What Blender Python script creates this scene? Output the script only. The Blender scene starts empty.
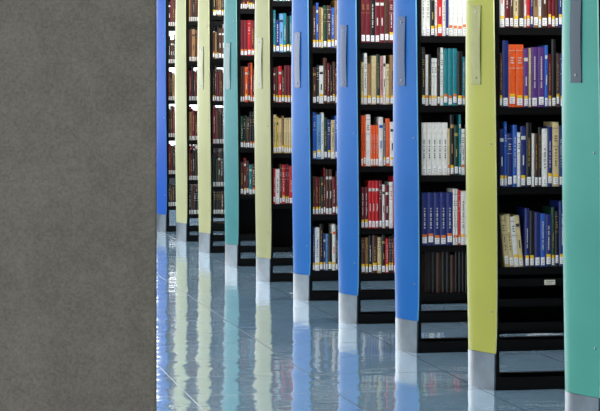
import bpy, math, random
from mathutils import Matrix, Vector
random.seed(7)
S=bpy.context.scene
C=S.collection

def lin(h):
    h=h.lstrip('#'); r=[int(h[i:i+2],16)/255 for i in (0,2,4)]
    return tuple((c/12.92 if c<=.04045 else ((c+.055)/1.055)**2.4) for c in r)+(1,)

def mat(name,hexc,rough=.5,metal=0.0,spec=.5,var=.08,scale=30,bump=0,coat=0,emis=None,es=0,alpha=1,trans=0):
    m=bpy.data.materials.new(name); m.use_nodes=True
    nt=m.node_tree; N=nt.nodes; L=nt.links; b=N['Principled BSDF']
    c=lin(hexc)
    tc=N.new('ShaderNodeTexCoord'); no=N.new('ShaderNodeTexNoise'); no.inputs['Scale'].default_value=scale; no.inputs['Detail'].default_value=4
    L.new(tc.outputs['Object'],no.inputs['Vector'])
    r=N.new('ShaderNodeValToRGB')
    r.color_ramp.elements[0].position=.3; r.color_ramp.elements[1].position=.7
    r.color_ramp.elements[0].color=tuple(x*(1-var) for x in c[:3])+(1,)
    r.color_ramp.elements[1].color=tuple(min(1,x*(1+var)) for x in c[:3])+(1,)
    L.new(no.outputs['Fac'],r.inputs['Fac']); L.new(r.outputs['Color'],b.inputs['Base Color'])
    b.inputs['Roughness'].default_value=rough; b.inputs['Metallic'].default_value=metal
    b.inputs['Specular IOR Level'].default_value=spec
    b.inputs['Coat Weight'].default_value=coat; b.inputs['Coat Roughness'].default_value=.12
    b.inputs['Alpha'].default_value=alpha; b.inputs['Transmission Weight'].default_value=trans
    if bump:
        bp=N.new('ShaderNodeBump'); bp.inputs['Strength'].default_value=bump; bp.inputs['Distance'].default_value=.003
        L.new(no.outputs['Fac'],bp.inputs['Height']); L.new(bp.outputs['Normal'],b.inputs['Normal'])
    if emis:
        b.inputs['Emission Color'].default_value=lin(emis); b.inputs['Emission Strength'].default_value=es
    return m

class G:
    def __init__(s): s.v=[];s.f=[];s.m=[]
    def add(s,vs,fs,mi=0,M=None):
        o=len(s.v)
        for p in vs:
            p=Vector(p)
            s.v.append(tuple(M@p) if M else tuple(p))
        for f in fs: s.f.append([i+o for i in f]); s.m.append(mi)
    def box(s,x0,x1,y0,y1,z0,z1,mi=0,M=None):
        s.add([(x0,y0,z0),(x1,y0,z0),(x1,y1,z0),(x0,y1,z0),(x0,y0,z1),(x1,y0,z1),(x1,y1,z1),(x0,y1,z1)],
              [(0,3,2,1),(4,5,6,7),(0,1,5,4),(1,2,6,5),(2,3,7,6),(3,0,4,7)],mi,M)
    def cyl(s,c,r,h,axis='x',n=14,mi=0):
        vs=[];fs=[]
        for k in (0,1):
            for i in range(n):
                a=2*math.pi*i/n; u,w=r*math.cos(a),r*math.sin(a)
                if axis=='x': vs.append((c[0]+k*h,c[1]+u,c[2]+w))
                else: vs.append((c[0]+u,c[1]+w,c[2]+k*h))
        for i in range(n): fs.append((i,(i+1)%n,n+(i+1)%n,n+i))
        fs.append(tuple(range(n-1,-1,-1))); fs.append(tuple(range(n,2*n)))
        s.add(vs,fs,mi)
    def mesh(s,name,mats):
        me=bpy.data.meshes.new(name); me.from_pydata(s.v,[],s.f)
        for m in mats: me.materials.append(m)
        for i,p in enumerate(me.polygons): p.material_index=s.m[i]
        me.update(); return me

def obj(name,data,parent=None,loc=(0,0,0),label=None,cat=None,group=None,kind=None,bevel=0):
    o=bpy.data.objects.new(name,data); C.objects.link(o); o.location=loc
    if parent: o.parent=parent
    if label:o['label']=label
    if cat:o['category']=cat
    if group:o['group']=group
    if kind:o['kind']=kind
    if bevel:
        b=o.modifiers.new('bevel','BEVEL'); b.width=bevel; b.segments=2; b.limit_method='ANGLE'
    return o

# ---------------- materials
PAL=dict(white='#f0f0ea',cream='#dcc994',tan='#9a7444',brown='#4c2a1a',black='#101013',navy='#182a74',blue='#2460c0',
 teal='#148490',green='#174230',maroon='#6c0c1c',red='#cc1a22',orange='#f8601e',purple='#5e3486',pink='#cc8a8a',grey='#72747a',
 sky='#68a0d2',yellow='#e2c030')
names=list(PAL)
BM=[mat('book_cloth_'+k,v,rough=.42,var=.12,scale=60) for k,v in PAL.items()]
IDX={k:i for i,k in enumerate(names)}
m_page=mat('page_paper','#b8ae92',.8,var=.1,scale=200)
m_gold=mat('gilt_title','#b89858',.4,var=.2)
m_wt=mat('white_title','#dcdcd6',.5,var=.05)
m_dk=mat('dark_title','#2c2c34',.5,var=.05)
BM+= [m_page,m_gold,m_wt,m_dk]
PG,GO,WT,DK=len(names),len(names)+1,len(names)+2,len(names)+3
m_lab=mat('label_paper','#ffffff',.6,var=.02); m_ly=mat('label_strip_yellow','#fccc20',.5,var=.05); m_lr=mat('label_strip_orange','#e87a30',.5,var=.05)
m_ink=mat('label_ink','#787880',.6,var=.05)
LM=[m_lab,m_ly,m_lr,m_ink]
m_black=mat('black_steel','#040405',.5,metal=0,var=.15,scale=20,spec=.2)
m_steel=mat('brushed_steel','#5a646c',.3,metal=.85,var=.3,scale=8,spec=.2)
m_screw=mat('screw_metal','#8a8e92',.4,metal=.8,var=.1)
m_tag=mat('shelf_tag','#e8e4d0',.6,var=.04)

def panelmat(name,h,r=.36):
    return mat(name,h,r,var=.08,scale=2.0,spec=.05)
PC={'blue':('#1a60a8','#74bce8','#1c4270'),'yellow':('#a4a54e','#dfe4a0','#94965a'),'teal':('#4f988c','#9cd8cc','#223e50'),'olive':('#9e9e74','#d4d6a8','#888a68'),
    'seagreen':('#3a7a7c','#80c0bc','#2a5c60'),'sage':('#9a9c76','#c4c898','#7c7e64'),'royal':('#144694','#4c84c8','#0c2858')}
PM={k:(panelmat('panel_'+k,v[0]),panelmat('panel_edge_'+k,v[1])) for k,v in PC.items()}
HM={k:mat('tinted_acrylic_'+k,v[2],.2,var=.2,scale=6,spec=.15) for k,v in PC.items()}

# ---------------- book builder
def arc(s): return .005*(2*s-1)**2
def strip(g,w,a,b,z0,z1,mi,off=.0007,M=None,k=4):
    vs=[];fs=[]
    for i in range(k+1):
        s_=a+(b-a)*i/k
        vs+= [(s_*w,arc(s_)-off,z0),(s_*w,arc(s_)-off,z1)]
    for i in range(k): fs.append((2*i,2*i+2,2*i+3,2*i+1))
    g.add(vs,fs,mi,M)
def book_geo(g,w,h,d,ci,style,tcol,M=None):
    t=.0022
    out=[(0,d)]+[(s*w,arc(s)) for s in (0,.1,.3,.5,.7,.9,1)]+[(w,d)]
    inn=[(t,d)]+[(t+(w-2*t)*s,arc(s)+t) for s in (0,.1,.3,.5,.7,.9,1)]+[(w-t,d)]
    n=len(out); vs=[(x,y,0) for x,y in out]+[(x,y,h) for x,y in out]+[(x,y,0) for x,y in inn]+[(x,y,h) for x,y in inn]
    fs=[]
    for i in range(n-1):
        fs+= [(i,i+1,n+i+1,n+i),(2*n+i+1,2*n+i,3*n+i,3*n+i+1),(n+i,n+i+1,3*n+i+1,3*n+i),(i+1,i,2*n+i,2*n+i+1)]
    fs+= [(0,n,3*n,2*n),(n-1,2*n-1+0,4*n-1,3*n-1)]
    g.add(vs,fs,ci,M)
    g.box(t,w-t,.0075,d-.004,.003,h-.004,PG,M)
    r=random.Random(int(w*1e6)+int(h*1e6)+ci)
    if style in (0,3):
        for z in (.9,.62): strip(g,w,.04,.96,h*z,h*z+.0015,tcol,M=M)
        for k in range(3): strip(g,w,.25,.75-.1*(k%2),h*.70+k*.010,h*.70+k*.010+.0035,tcol,M=M)
    if style in (1,3):
        z=h*.32; e=h*r.uniform(.58,.88)
        if style==3: e=h*.58
        while z<e:
            l=r.uniform(.003,.008)
            strip(g,w,.40,.60,z,z+l,tcol,M=M,k=2); z+=l+r.choice([.002,.002,.007])
    if style==2:
        strip(g,w,.1,.9,h*.78,h*.84,tcol,M=M)
        strip(g,w,.38,.62,h*.36,h*.52,tcol,M=M,k=2)
def label_geo(g,w,lab,M=None,dz=0):
    a,b=(.13,.87)
    strip(g,w,a,b,.006+dz,.038+dz,0,.0012,M)
    if lab: strip(g,w,a,b,.034+dz,.047+dz,lab,.0016,M)
    for k in range(3): strip(g,w,.28,.72-.12*(k%2),.011+k*.0075+dz,.0130+k*.0075+dz,3,.0016,M,k=2)

# ---------------- layout numbers
X0=2.394; SP=1.363; Y0=9.2; HD=.185; SAG=.056
def yc(n): return Y0+SP*n-.08
f=2275.; th=math.atan(417/f)
def u_of(X,Y):
    z=X*math.sin(th)+Y*math.cos(th); return 300+f*(X*math.cos(th)-Y*math.sin(th))/z
LV=[.20,.50,.826,1.15,1.474,1.80,2.10]
LEN=1.80
_a=.055; _n=math.sqrt(HD*HD+_a*_a)-_a
def plan(y): return -.010+SAG*(math.sqrt(y*y+_a*_a)-_a)/_n
def hwid(z):
    t=min(1,max(0,(z-.15)/2.1))
    return .187+.026*math.sin(math.pi*t**.7)-.020*t
def bowx(z): return -.012*math.sin(math.pi*min(1,max(0,(z-.15)/2.1)))
def shell(g,z0,z1,K,T,hw,bx,off=0,y0=None,y1=None,J=24):
    vs=[]
    for side in (0,1):
        for k in range(K+1):
            z=z0+(z1-z0)*k/K; h=hw(z)
            for j in range(J+1):
                y=-h+2*h*j/J if y0 is None else y0+(y1-y0)*j/J
                vs.append((plan(y)+bx(z)+off+side*T,y,z))
    R=J+1; B=(K+1)*R; fs=[];e=[]
    for k in range(K):
        for j in range(J):
            a=k*R+j
            fs.append((a,a+R,a+R+1,a+1)); fs.append((B+a,B+a+1,B+a+R+1,B+a+R))
        a=k*R; e.append((a,B+a,B+a+R,a+R)); a=k*R+J; e.append((a,a+R,B+a+R,B+a))
    for j in range(J):
        a=j; e.append((a,a+1,B+a+1,B+a)); a=K*R+j; e.append((a,B+a,B+a+1,a+1))
    o=len(g.v); g.add(vs,fs,0)
    for q in e: g.f.append([i+o for i in q]); g.m.append(1)
def smooth(me):
    for p in me.polygons: p.use_smooth = p.material_index==0
    try: me.set_sharp_from_angle(angle=math.radians(40))
    except Exception: pass
    return me
def panel_mesh(cm):
    g=G(); shell(g,.15,2.25,30,.0055,hwid,bowx); return smooth(g.mesh('end_panel',cm))
g=G(); shell(g,0,.149,2,.0065,lambda z:.187-.003*(1-z/.149),lambda z:0,-.001)
ME_kick=smooth(g.mesh('kick_plate',[m_steel,m_steel]))
def hold_mesh(m):
    g=G(); shell(g,1.25,1.56,12,.002,None or (lambda z:0),lambda z:-.012-.004*math.sin(math.pi*(z-1.25)/.31),-.003,-.118,-.058,J=6)
    shell(g,1.243,1.25,1,.008,lambda z:0,lambda z:-.012,-.005,-.118,-.058,J=6)
    shell(g,1.56,1.567,1,.008,lambda z:0,lambda z:-.012,-.005,-.118,-.058,J=6)
    for z in (1.27,1.54):
        g.cyl((plan(-.0875)-.018,-.0875,z),.004,.010,mi=2)
    return smooth(g.mesh('sign_holder',[m,m,m_screw]))
g=G(); g.cyl((-.003,0,0),.004,.005); 
g.box(-.0035,-.0025,-.003,.003,-.0007,.0007,0)
ME_screw=g.mesh('screw',[m_screw])
g=G(); g.box(.052,.058,-.170,.170,.0,2.2,0); g.box(.054,.068,-.180,-.168,0,2.2,0); g.box(.054,.068,.168,.180,0,2.2,0)
for z in (.5,1.2,1.9): g.box(.0,.05,-.03,.03,z,z+.03,0)
ME_side=g.mesh('side_plate',[m_black])
g=G(); g.box(-.018,.018,-.018,.018,0,2.2,0)
for k in range(40): g.box(-.006,.006,-.0195,-.018,.12+k*.05,.145+k*.05,0)
ME_post=g.mesh('upright_post',[m_black])
g=G(); g.box(.060,LEN-.06,-.002,.002,.21,2.2,0)
for z in (.6,1.2,1.8): g.box(.060,LEN-.06,-.004,.004,z,z+.01,0)
ME_back=g.mesh('gap_blocker',[m_black])  # black sheet added to stop light showing through the gaps above books
def shelf_mesh():
    g=G(); x0,x1=.060,LEN-.060
    g.box(x0,x1,-.182,-.006,-.004,0,0)
    g.box(x0,x1,-.186,-.182,-.030,.001,0)
    g.box(x0,x1,-.182,-.172,-.030,-.026,0)
    g.box(x0,x1,-.010,-.006,-.026,-.004,0)
    g.box(x0,x0+.003,-.182,-.02,-.004,.05,0)
    return g.mesh('shelf',[m_black])
ME_shelf=shelf_mesh()
g=G(); g.box(.058,LEN-.06,-.180,-.145,0,.046,0); g.box(.058,LEN-.06,-.185,-.180,.020,.052,0); g.box(.058,LEN-.06,.145,.180,0,.030,0); ME_base=g.mesh('base_rail',[m_black])
g=G(); g.box(.055,LEN-.05,-.18,.18,2.2,2.212,0); g.box(.055,LEN-.05,-.186,-.18,2.17,2.212,0); g.box(.055,LEN-.05,.18,.186,2.17,2.212,0); ME_top=g.mesh('top_cover',[m_black])
g=G(); g.box(0,.045,-.003,0,-.026,-.006,0); g.box(.006,.039,-.0035,-.003,-.014,-.012,1); g.box(.006,.032,-.0035,-.003,-.020,-.018,1)
ME_tag=g.mesh('shelf_tag',[m_tag,m_ink])

cols={-1:'teal',0:'yellow',1:'blue',2:'blue',3:'blue',4:'olive',5:'seagreen',6:'olive',7:'sage',8:'royal'}
cname={'teal':'sea-green','yellow':'lime-yellow','blue':'bright blue','olive':'pale olive-yellow','seagreen':'teal','sage':'sage green','royal':'deep blue'}
pan={k:panel_mesh(PM[k]) for k in PM}
hol={k:hold_mesh(HM[k]) for k in PM}
L0=lambda n: {2:.265,3:.175,0:.275,1:.275,-1:.275}.get(n,.22)
for n in range(-1,9):
    E=obj('bookcase',None,loc=(X0,yc(n),0),label='tall double-sided black steel bookcase with %s end panel'%cname[cols[n]],cat='bookcase',group='library bookcases')
    E.empty_display_size=.2
    p=obj('end_panel',pan[cols[n]],E,label=cname[cols[n]]+' glossy bowed end panel')
    obj('kick_plate',ME_kick,E,label='brushed steel kick plate')
    if n<=6: obj('sign_holder',hol[cols[n]],p,label='tinted clear bowed sign holder')
    for z in (.32,1.0,1.72,2.12):
        for s in (-1,1):
            y=s*(hwid(z)-.025); obj('screw',ME_screw,p,loc=(plan(y)+bowx(z),y,z))
    obj('side_plate',ME_side,E); o=obj('side_plate',ME_side,E,loc=(LEN,0,0)); o.rotation_euler=(0,0,math.pi)
    for x in (.078,.92,LEN-.078): obj('upright_post',ME_post,E,loc=(x,0,0))
    if n<=5: obj('gap_blocker',ME_back,E)
    lv=[L0(n)]+LV[1:]+([.452,.37] if n==0 else [])
    for z in lv:
        obj('shelf',ME_shelf,E,loc=(0,0,z))
        o=obj('shelf',ME_shelf,E,loc=(LEN,0,z)); o.rotation_euler=(0,0,math.pi)
    obj('base_rail',ME_base,E)
    obj('top_cover',ME_top,E)
    if n==0: obj('shelf_tag',ME_tag,E,loc=(.255,-.1865,.453))

W='white';CR='cream';TN='tan';BR='brown';BK='black';NV='navy';BL='blue';TL='teal';GR='green';MA='maroon';RD='red';OR='orange';PU='purple';PK='pink';GY='grey';SK='sky';YE='yellow'
rows={
 0:{4:[W,MA,BR,CR,BR,W,RD,NV,TN,W,BR,MA],3:[BR,NV,OR,OR,PU,CR,PU,PU,BL,MA,BK,BR,NV],2:[NV,BL,NV,BL,W,NV,BK,W,BR,BK,W,NV,CR],1:[CR,CR,W,CR,NV,BK,NV,BL,NV,GR,BK]},
 1:{4:[W,W,BK,W,RD,W,NV,W,W,W],3:[BK,W,BK,W,W,BK,W,TL,TL,TL,BK,TL],2:[W,W,W,W,W,CR,BK,GR,TL,W,BK,W],1:[NV,NV,NV,NV,NV,W,W,RD,W],0:[BK,BR,BK,BK,BR,BK,BK,BR]},  # lowest row: black and brown covers stand in for the dim light there
 2:{4:[MA,MA,BK,MA,MA,BR,MA],3:[CR,W,TN,CR,GR,PK,W,CR],2:[OR,OR,W,OR,OR,OR,W,GY],1:[MA,MA,RD,RD,RD,MA,W],0:[BR,TN,BK,BR,CR,BK,RD]},
 3:{4:[BR,BL,TN,CR,GR,BR,BL],3:[BR,BK,W,BR,MA,BK,BR],2:[BL,SK,W,GR,NV,CR,BL],1:[BR,MA,BR,GR,MA,BR,BR],0:[NV,W,BK,NV,SK,BK,W]},
 4:{4:[TL,NV,SK,TL,BK,TL],3:[MA,BR,RD,BR,MA],2:[CR,YE,CR,TN,CR],1:[RD,W,BR,RD,MA],5:[BR,BK,TL,BR]},
 5:{5:[BK,BR,MA,BK],4:[MA,MA,RD,MA],3:[BR,BR,OR,MA],2:[GR,BK,GR,BR],1:[BR,MA,BR,TL]},
 6:{5:[BK,BR,TN,BK],4:[BR,TN,BK,BR],3:[BK,BR,MA,BR],2:[MA,BR,BK,BR],1:[BK,GR,BR,BK]},
 7:{5:[TN,BR,BK,BR],4:[BR,TN,BR,MA],3:[MA,BK,MA,BR],2:[TN,MA,BR,BR],1:[MA,BR,BK,BR],0:[BK,BR,BK,BK]},
 8:{5:[BK,MA,BR],4:[BK,BR,BR],3:[MA,BK,TN],2:[BK,BR,MA],1:[MA,BR,BK],0:[BK,BR,BK]},
}
SG=G()
LIGHT={W,CR,TN,PK,SK,YE,OR}
count=0
def place(n,lev,side=0):
    global count
    z=L0(n) if lev==0 else LV[lev]
    seq=rows.get(n,{}).get(lev) if side==0 else None
    r=random.Random(n*100+lev*7+side*3+5)
    x=.070; i=0; prev=None
    ulim=u_of(X0,Y0+SP*(n-1)) if n>=0 else -1e9
    low=lev==0 and n!=3
    base_h=r.uniform(.242,.256)
    setback=.045 if (n==1 and lev==0) else 0
    while x<.86:
        if seq: c=seq[i] if i<len(seq) else r.choice(seq)
        else: c=r.choice([NV,BR,BK,MA,GR,CR,TN,BL,RD,W])
        w=r.choice([r.uniform(.010,.016),r.uniform(.014,.022),r.uniform(.018,.027)]); h=min(.282,base_h+r.uniform(-.04,.03)); d=r.uniform(.092,.105) if setback else r.uniform(.12,.145)
        if n==0 and lev==3 and c==OR: w=.030;h=.255
        if n==1 and lev==1 and c==NV: w=.029;h=.245
        if n==1 and lev==2 and c==W and i<5: w=.024;h=.245
        if low: h=r.uniform(.175,.2)
        if n==2 and lev==4: w=.024;h=.25
        if n==5 and lev==4: w=.024;h=.25
        if lev==5: h=min(h,.255)
        ang=0
        if n==0 and lev==1 and i<4: ang=math.radians(5.5); h=[.21,.215,.205,.21][i]; w=.019
        if n==0 and lev==1 and i==0: x+=h*math.sin(ang)+.002
        style=r.choice([0,1,1,1,2,3,4]); 
        tc=DK if c in LIGHT else (GO if c in (BR,MA,GR,BK) and r.random()<.6 else WT)
        if c==W and r.random()<.5: tc=IDX[r.choice([RD,BL,OR,BK])]
        if c==OR and r.random()<.5: tc=WT
        lab=r.choice([0,1,1,0,1]) if n in(0,2,3,4) else r.choice([0,0,1,1,2])
        if prev and prev[0]==c and not ang: c,w,h,style,tc,lab=prev; 
        prev=(c,w,h,style,tc,lab) if not ang else None
        if setback and style!=4: style=4
        yy=-.180+r.uniform(0,.004)+setback
        if side==0:
            M=Matrix.Translation((X0+x,yc(n)+yy,z+.0005))@Matrix.Rotation(-ang,4,'Y')
        else:
            M=Matrix.Translation((X0+x+w,yc(n)-yy,z+.0005))@Matrix.Rotation(math.pi,4,'Z')
        vis = side==0 and n>=0 and u_of(X0+x,yc(n)-.18)<ulim+2
        dz=r.choice([0,0,0,.004,.008,.002])
        if vis and count<300:
            count+=1
            g=G(); book_geo(g,w,h,d,IDX[c],style,tc)
            used=sorted(set(g.m)); g.m=[used.index(q) for q in g.m]
            me=g.mesh('book',[BM[q] for q in used])
            o=obj('book',me); o.matrix_world=M
            kind={0:'gilt-banded book',1:'book',2:'block-titled book',3:'banded book',4:'plain book'}[style]
            o['label']='%s %s%s%s on shelf'%({'sky':'light blue'}.get(c,c),'leaning ' if ang else '',kind,' with shade put into cover colour' if setback else ' with white call-number label')
            o['category']='book'; o['group']='library books on the shelves'
            if not setback:
                g=G(); label_geo(g,w,lab,dz=dz); used=sorted(set(g.m)); g.m=[used.index(q) for q in g.m]
                obj('spine_label',g.mesh('spine_label',[LM[q] for q in used]),o)
        else:
            book_geo(SG,w,h,d,IDX[c],style if side==0 else 9,tc,M)
            if side==0:
                o0=len(SG.f); label_geo(SG,w,0,M)
                for q in range(o0,len(SG.f)): SG.m[q]= WT if SG.m[q]==0 else DK
        x+=(w/math.cos(ang) if ang else w)+.0012
        if n==0 and lev==1 and i==3: x+=.003
        i+=1
for n in range(0,9):
    for lev in sorted(rows[n],reverse=True): place(n,lev)
for lev in (1,2,3,4): place(-1,lev)
for n in range(0,6):
    for lev in (1,2,3,4): place(n,lev,1)
for n in (6,7,8):
    for lev in (1,2,3,5): place(n,lev,1)
obj('book',SG.mesh('book_rows',BM),label='remaining mixed-colour library books packed along the shelves',cat='books',kind='stuff',group='library books on the shelves')
print('individual books',count)

# ---------------- room
XL,XR,YN,YF,H=-3.2,6.5,-4.0,25.0,2.95
def floor_mat():
    m=bpy.data.materials.new('polished_floor_tiles'); m.use_nodes=True; nt=m.node_tree;N=nt.nodes;L=nt.links;b=N['Principled BSDF']
    tc=N.new('ShaderNodeTexCoord')
    br=N.new('ShaderNodeTexBrick'); br.offset=0; br.inputs['Scale'].default_value=1
    br.inputs['Brick Width'].default_value=.6; br.inputs['Row Height'].default_value=.6; br.inputs['Mortar Size'].default_value=.003
    br.inputs['Color1'].default_value=lin('#7c9cb4'); br.inputs['Color2'].default_value=lin('#82a1b8'); br.inputs['Mortar'].default_value=lin('#465868')
    L.new(tc.outputs['Object'],br.inputs['Vector'])
    n1=N.new('ShaderNodeTexNoise'); n1.inputs['Scale'].default_value=9; n1.inputs['Detail'].default_value=6
    L.new(tc.outputs['Object'],n1.inputs['Vector'])
    mx=N.new('ShaderNodeMix'); mx.data_type='RGBA'; mx.blend_type='MULTIPLY'; mx.inputs[0].default_value=.2
    L.new(br.outputs['Color'],mx.inputs[6]); L.new(n1.outputs['Fac'],mx.inputs[7])
    L.new(mx.outputs[2],b.inputs['Base Color'])
    n2=N.new('ShaderNodeTexNoise'); n2.inputs['Scale'].default_value=5.5; n2.inputs['Detail'].default_value=2
    L.new(tc.outputs['Object'],n2.inputs['Vector'])
    bp=N.new('ShaderNodeBump'); bp.inputs['Strength'].default_value=.55; bp.inputs['Distance'].default_value=.005
    L.new(n2.outputs['Fac'],bp.inputs['Height'])
    bp2=N.new('ShaderNodeBump'); bp2.inputs['Strength'].default_value=.3; bp2.inputs['Distance'].default_value=.001; bp2.invert=True
    L.new(br.outputs['Fac'],bp2.inputs['Height']); L.new(bp.outputs['Normal'],bp2.inputs['Normal'])
    L.new(bp2.outputs['Normal'],b.inputs['Normal'])
    mr=N.new('ShaderNodeMapRange'); mr.inputs['To Min'].default_value=.065; mr.inputs['To Max'].default_value=.3
    L.new(br.outputs['Fac'],mr.inputs['Value']); L.new(mr.outputs['Result'],b.inputs['Roughness'])
    b.inputs['Specular IOR Level'].default_value=1.0; b.inputs['IOR'].default_value=1.6
    return m
def conc():
    m=bpy.data.materials.new('felted_concrete'); m.use_nodes=True; nt=m.node_tree;N=nt.nodes;L=nt.links;b=N['Principled BSDF']
    tc=N.new('ShaderNodeTexCoord')
    a=N.new('ShaderNodeTexNoise'); a.inputs['Scale'].default_value=10; a.inputs['Detail'].default_value=8; a.inputs['Roughness'].default_value=.75
    c=N.new('ShaderNodeTexNoise'); c.inputs['Scale'].default_value=220; c.inputs['Detail'].default_value=5; c.inputs['Roughness'].default_value=.8
    L.new(tc.outputs['Object'],a.inputs['Vector']); L.new(tc.outputs['Object'],c.inputs['Vector'])
    r=N.new('ShaderNodeValToRGB'); r.color_ramp.elements[0].position=.3; r.color_ramp.elements[1].position=.7
    r.color_ramp.elements[0].color=lin('#7a746b'); r.color_ramp.elements[1].color=lin('#8f887d')
    L.new(a.outputs['Fac'],r.inputs['Fac'])
    r2=N.new('ShaderNodeValToRGB'); r2.color_ramp.elements[0].position=.3; r2.color_ramp.elements[1].position=.7
    r2.color_ramp.elements[0].color=(.55,.55,.55,1); r2.color_ramp.elements[1].color=(1,1,1,1)
    L.new(c.outputs['Fac'],r2.inputs['Fac'])
    mx=N.new('ShaderNodeMix'); mx.data_type='RGBA'; mx.blend_type='MULTIPLY'; mx.inputs[0].default_value=1
    L.new(r.outputs['Color'],mx.inputs[6]); L.new(r2.outputs['Color'],mx.inputs[7]); L.new(mx.outputs[2],b.inputs['Base Color'])
    bp=N.new('ShaderNodeBump'); bp.inputs['Strength'].default_value=.4; bp.inputs['Distance'].default_value=.002
    L.new(c.outputs['Fac'],bp.inputs['Height']); L.new(bp.outputs['Normal'],b.inputs['Normal'])
    b.inputs['Roughness'].default_value=.9; b.inputs['Specular IOR Level'].default_value=.15
    return m
m_wall=mat('painted_wall','#c9cac6',.8,var=.03,scale=3); m_ceil=mat('ceiling_paint','#d8d8d4',.85,var=.02)
m_frame=mat('window_frame_paint','#d0d2d2',.5,var=.03)
def slab(name,b,m): 
    g=G(); g.box(*b); return obj(name,g.mesh(name,[m]),kind='structure')
slab('floor',(XL,XR,YN,YF,-.1,0),floor_mat())
slab('ceiling',(XL,XR,YN,YF,H,H+.1),m_ceil)
slab('wall_right',(XR,XR+.15,YN,YF,0,H),m_wall)
slab('wall_near',(XL,XR,YN-.15,YN,0,H),m_wall)
g=G(); g.box(XL-.15,XL,YN,YF,0,.5); g.box(XL-.15,XL,YN,YF,2.7,H)
for k in range(11):
    y=YN+(YF-YN)*k/10; g.box(XL-.15,XL,max(YN,y-.15),min(YF,y+.15),.5,2.7)
obj('wall_left',g.mesh('wall_left',[m_wall]),kind='structure')
for k in range(10):
    y0=YN+(YF-YN)*k/10+.15; y1=YN+(YF-YN)*(k+1)/10-.15
    g=G()
    for a in (y0,(y0+y1)/2-.025,y1-.05): g.box(XL-.1,XL-.04,a,a+.05,.5,2.7)
    g.box(XL-.1,XL-.04,y0,y1,.5,.55); g.box(XL-.1,XL-.04,y0,y1,2.65,2.7)
    obj('window_%d'%(k+1),g.mesh('window',[m_frame]),kind='structure')
SI=.5
g=G(); g.box(XL,XR,YF,YF+.15,0,SI); g.box(XL,XR,YF,YF+.15,2.7,H)
for k in range(6):
    x=XL+(XR-XL)*k/5; g.box(max(XL,x-.1),min(XR,x+.1),YF,YF+.15,SI,2.7)
obj('wall_far',g.mesh('wall_far',[mat('far_wall_paint','#30343a',.8,var=.03,scale=3)]),kind='structure')
for k in range(5):
    x0=XL+(XR-XL)*k/5+.1; x1=XL+(XR-XL)*(k+1)/5-.1
    g=G()
    for a in (x0,(x0+x1)/2-.025,x1-.05): g.box(a,a+.05,YF+.04,YF+.1,SI,2.7)
    g.box(x0,x1,YF+.04,YF+.1,SI,SI+.05); g.box(x0,x1,YF+.04,YF+.1,2.65,2.7)
    obj('window_%d'%(k+11),g.mesh('window',[m_frame]),kind='structure')
zc=4.0; Xe=274*zc*math.cos(th)/f; Ye=(zc-Xe*math.sin(th))/math.cos(th)
g=G(); g.box(Xe-1.0,Xe,Ye,Ye+.6,0,H)
obj('concrete_column',g.mesh('concrete_column',[conc()]),label='broad grey-brown concrete column with fine mottled felt-like surface',cat='column',bevel=.004)

# ---------------- lights
def area(name,loc,rot,sx,sy,p,col=(1,1,1)):
    l=bpy.data.lights.new(name,'AREA'); l.shape='RECTANGLE'; l.size=sx; l.size_y=sy; l.energy=p; l.color=col
    o=bpy.data.objects.new(name,l); C.objects.link(o); o.location=loc; o.rotation_euler=rot; return o
area('daylight_side',(XL+.05,8.5,1.6),(0,-math.pi/2,0),2.1,17,215,(1,.995,.98))
area('deep_panel_fill',(XL+.05,20.5,1.6),(0,-math.pi/2,0),2.1,8,320,(1,.995,.98))  # extra light added to brighten the deep end panels and their floor reflections
area('daylight_far',(1.6,YF-.05,1.7),(-math.pi/2,0,0),9,1.9,190,(1,1,1))
m_diff=mat('fill_diffuser','#f2f2ee',.6,var=.01,emis='#fff6e8',es=2.0)
g=G(); g.box(-.9,.9,-.08,.08,-.05,-.01,1); g.box(-.93,.93,-.11,.11,-.015,0,0)
ME_fix=g.mesh('added_ceiling_light',[m_frame,m_diff])
for n in range(-1,10):  # unseen fixtures and area lights added to light the book faces
    y=yc(n)-SP/2
    obj('added_ceiling_light',ME_fix,loc=(X0+.85,y,H),label='slim white unseen ceiling light added to light the book faces',cat='added light fixture',group='added ceiling lights')
    area('book_face_fill',(X0+.85,y,H-.07),(0,0,0),1.8,.16,44,(1,.98,.95))
area('column_fill',(0.7,0.5,H-.07),(0,0,0),2.5,1.2,56,(1,.97,.92))  # unseen light added for the column face, without a fixture
w=bpy.data.worlds.new('World'); S.world=w; w.use_nodes=True
bg=w.node_tree.nodes['Background']; bg.inputs[0].default_value=(.93,.96,1,1); bg.inputs[1].default_value=3

# ---------------- camera
cd=bpy.data.cameras.new('Camera'); cam=bpy.data.objects.new('Camera',cd); C.objects.link(cam)
cam.location=(0,0,1.2); cam.rotation_euler=(math.pi/2,0,-th)
cd.sensor_width=36; cd.lens=f/600*36; cd.shift_y=-110.5/600; cd.clip_end=200
S.camera=cam
S.view_settings.view_transform='Standard'
S.view_settings.look='None'
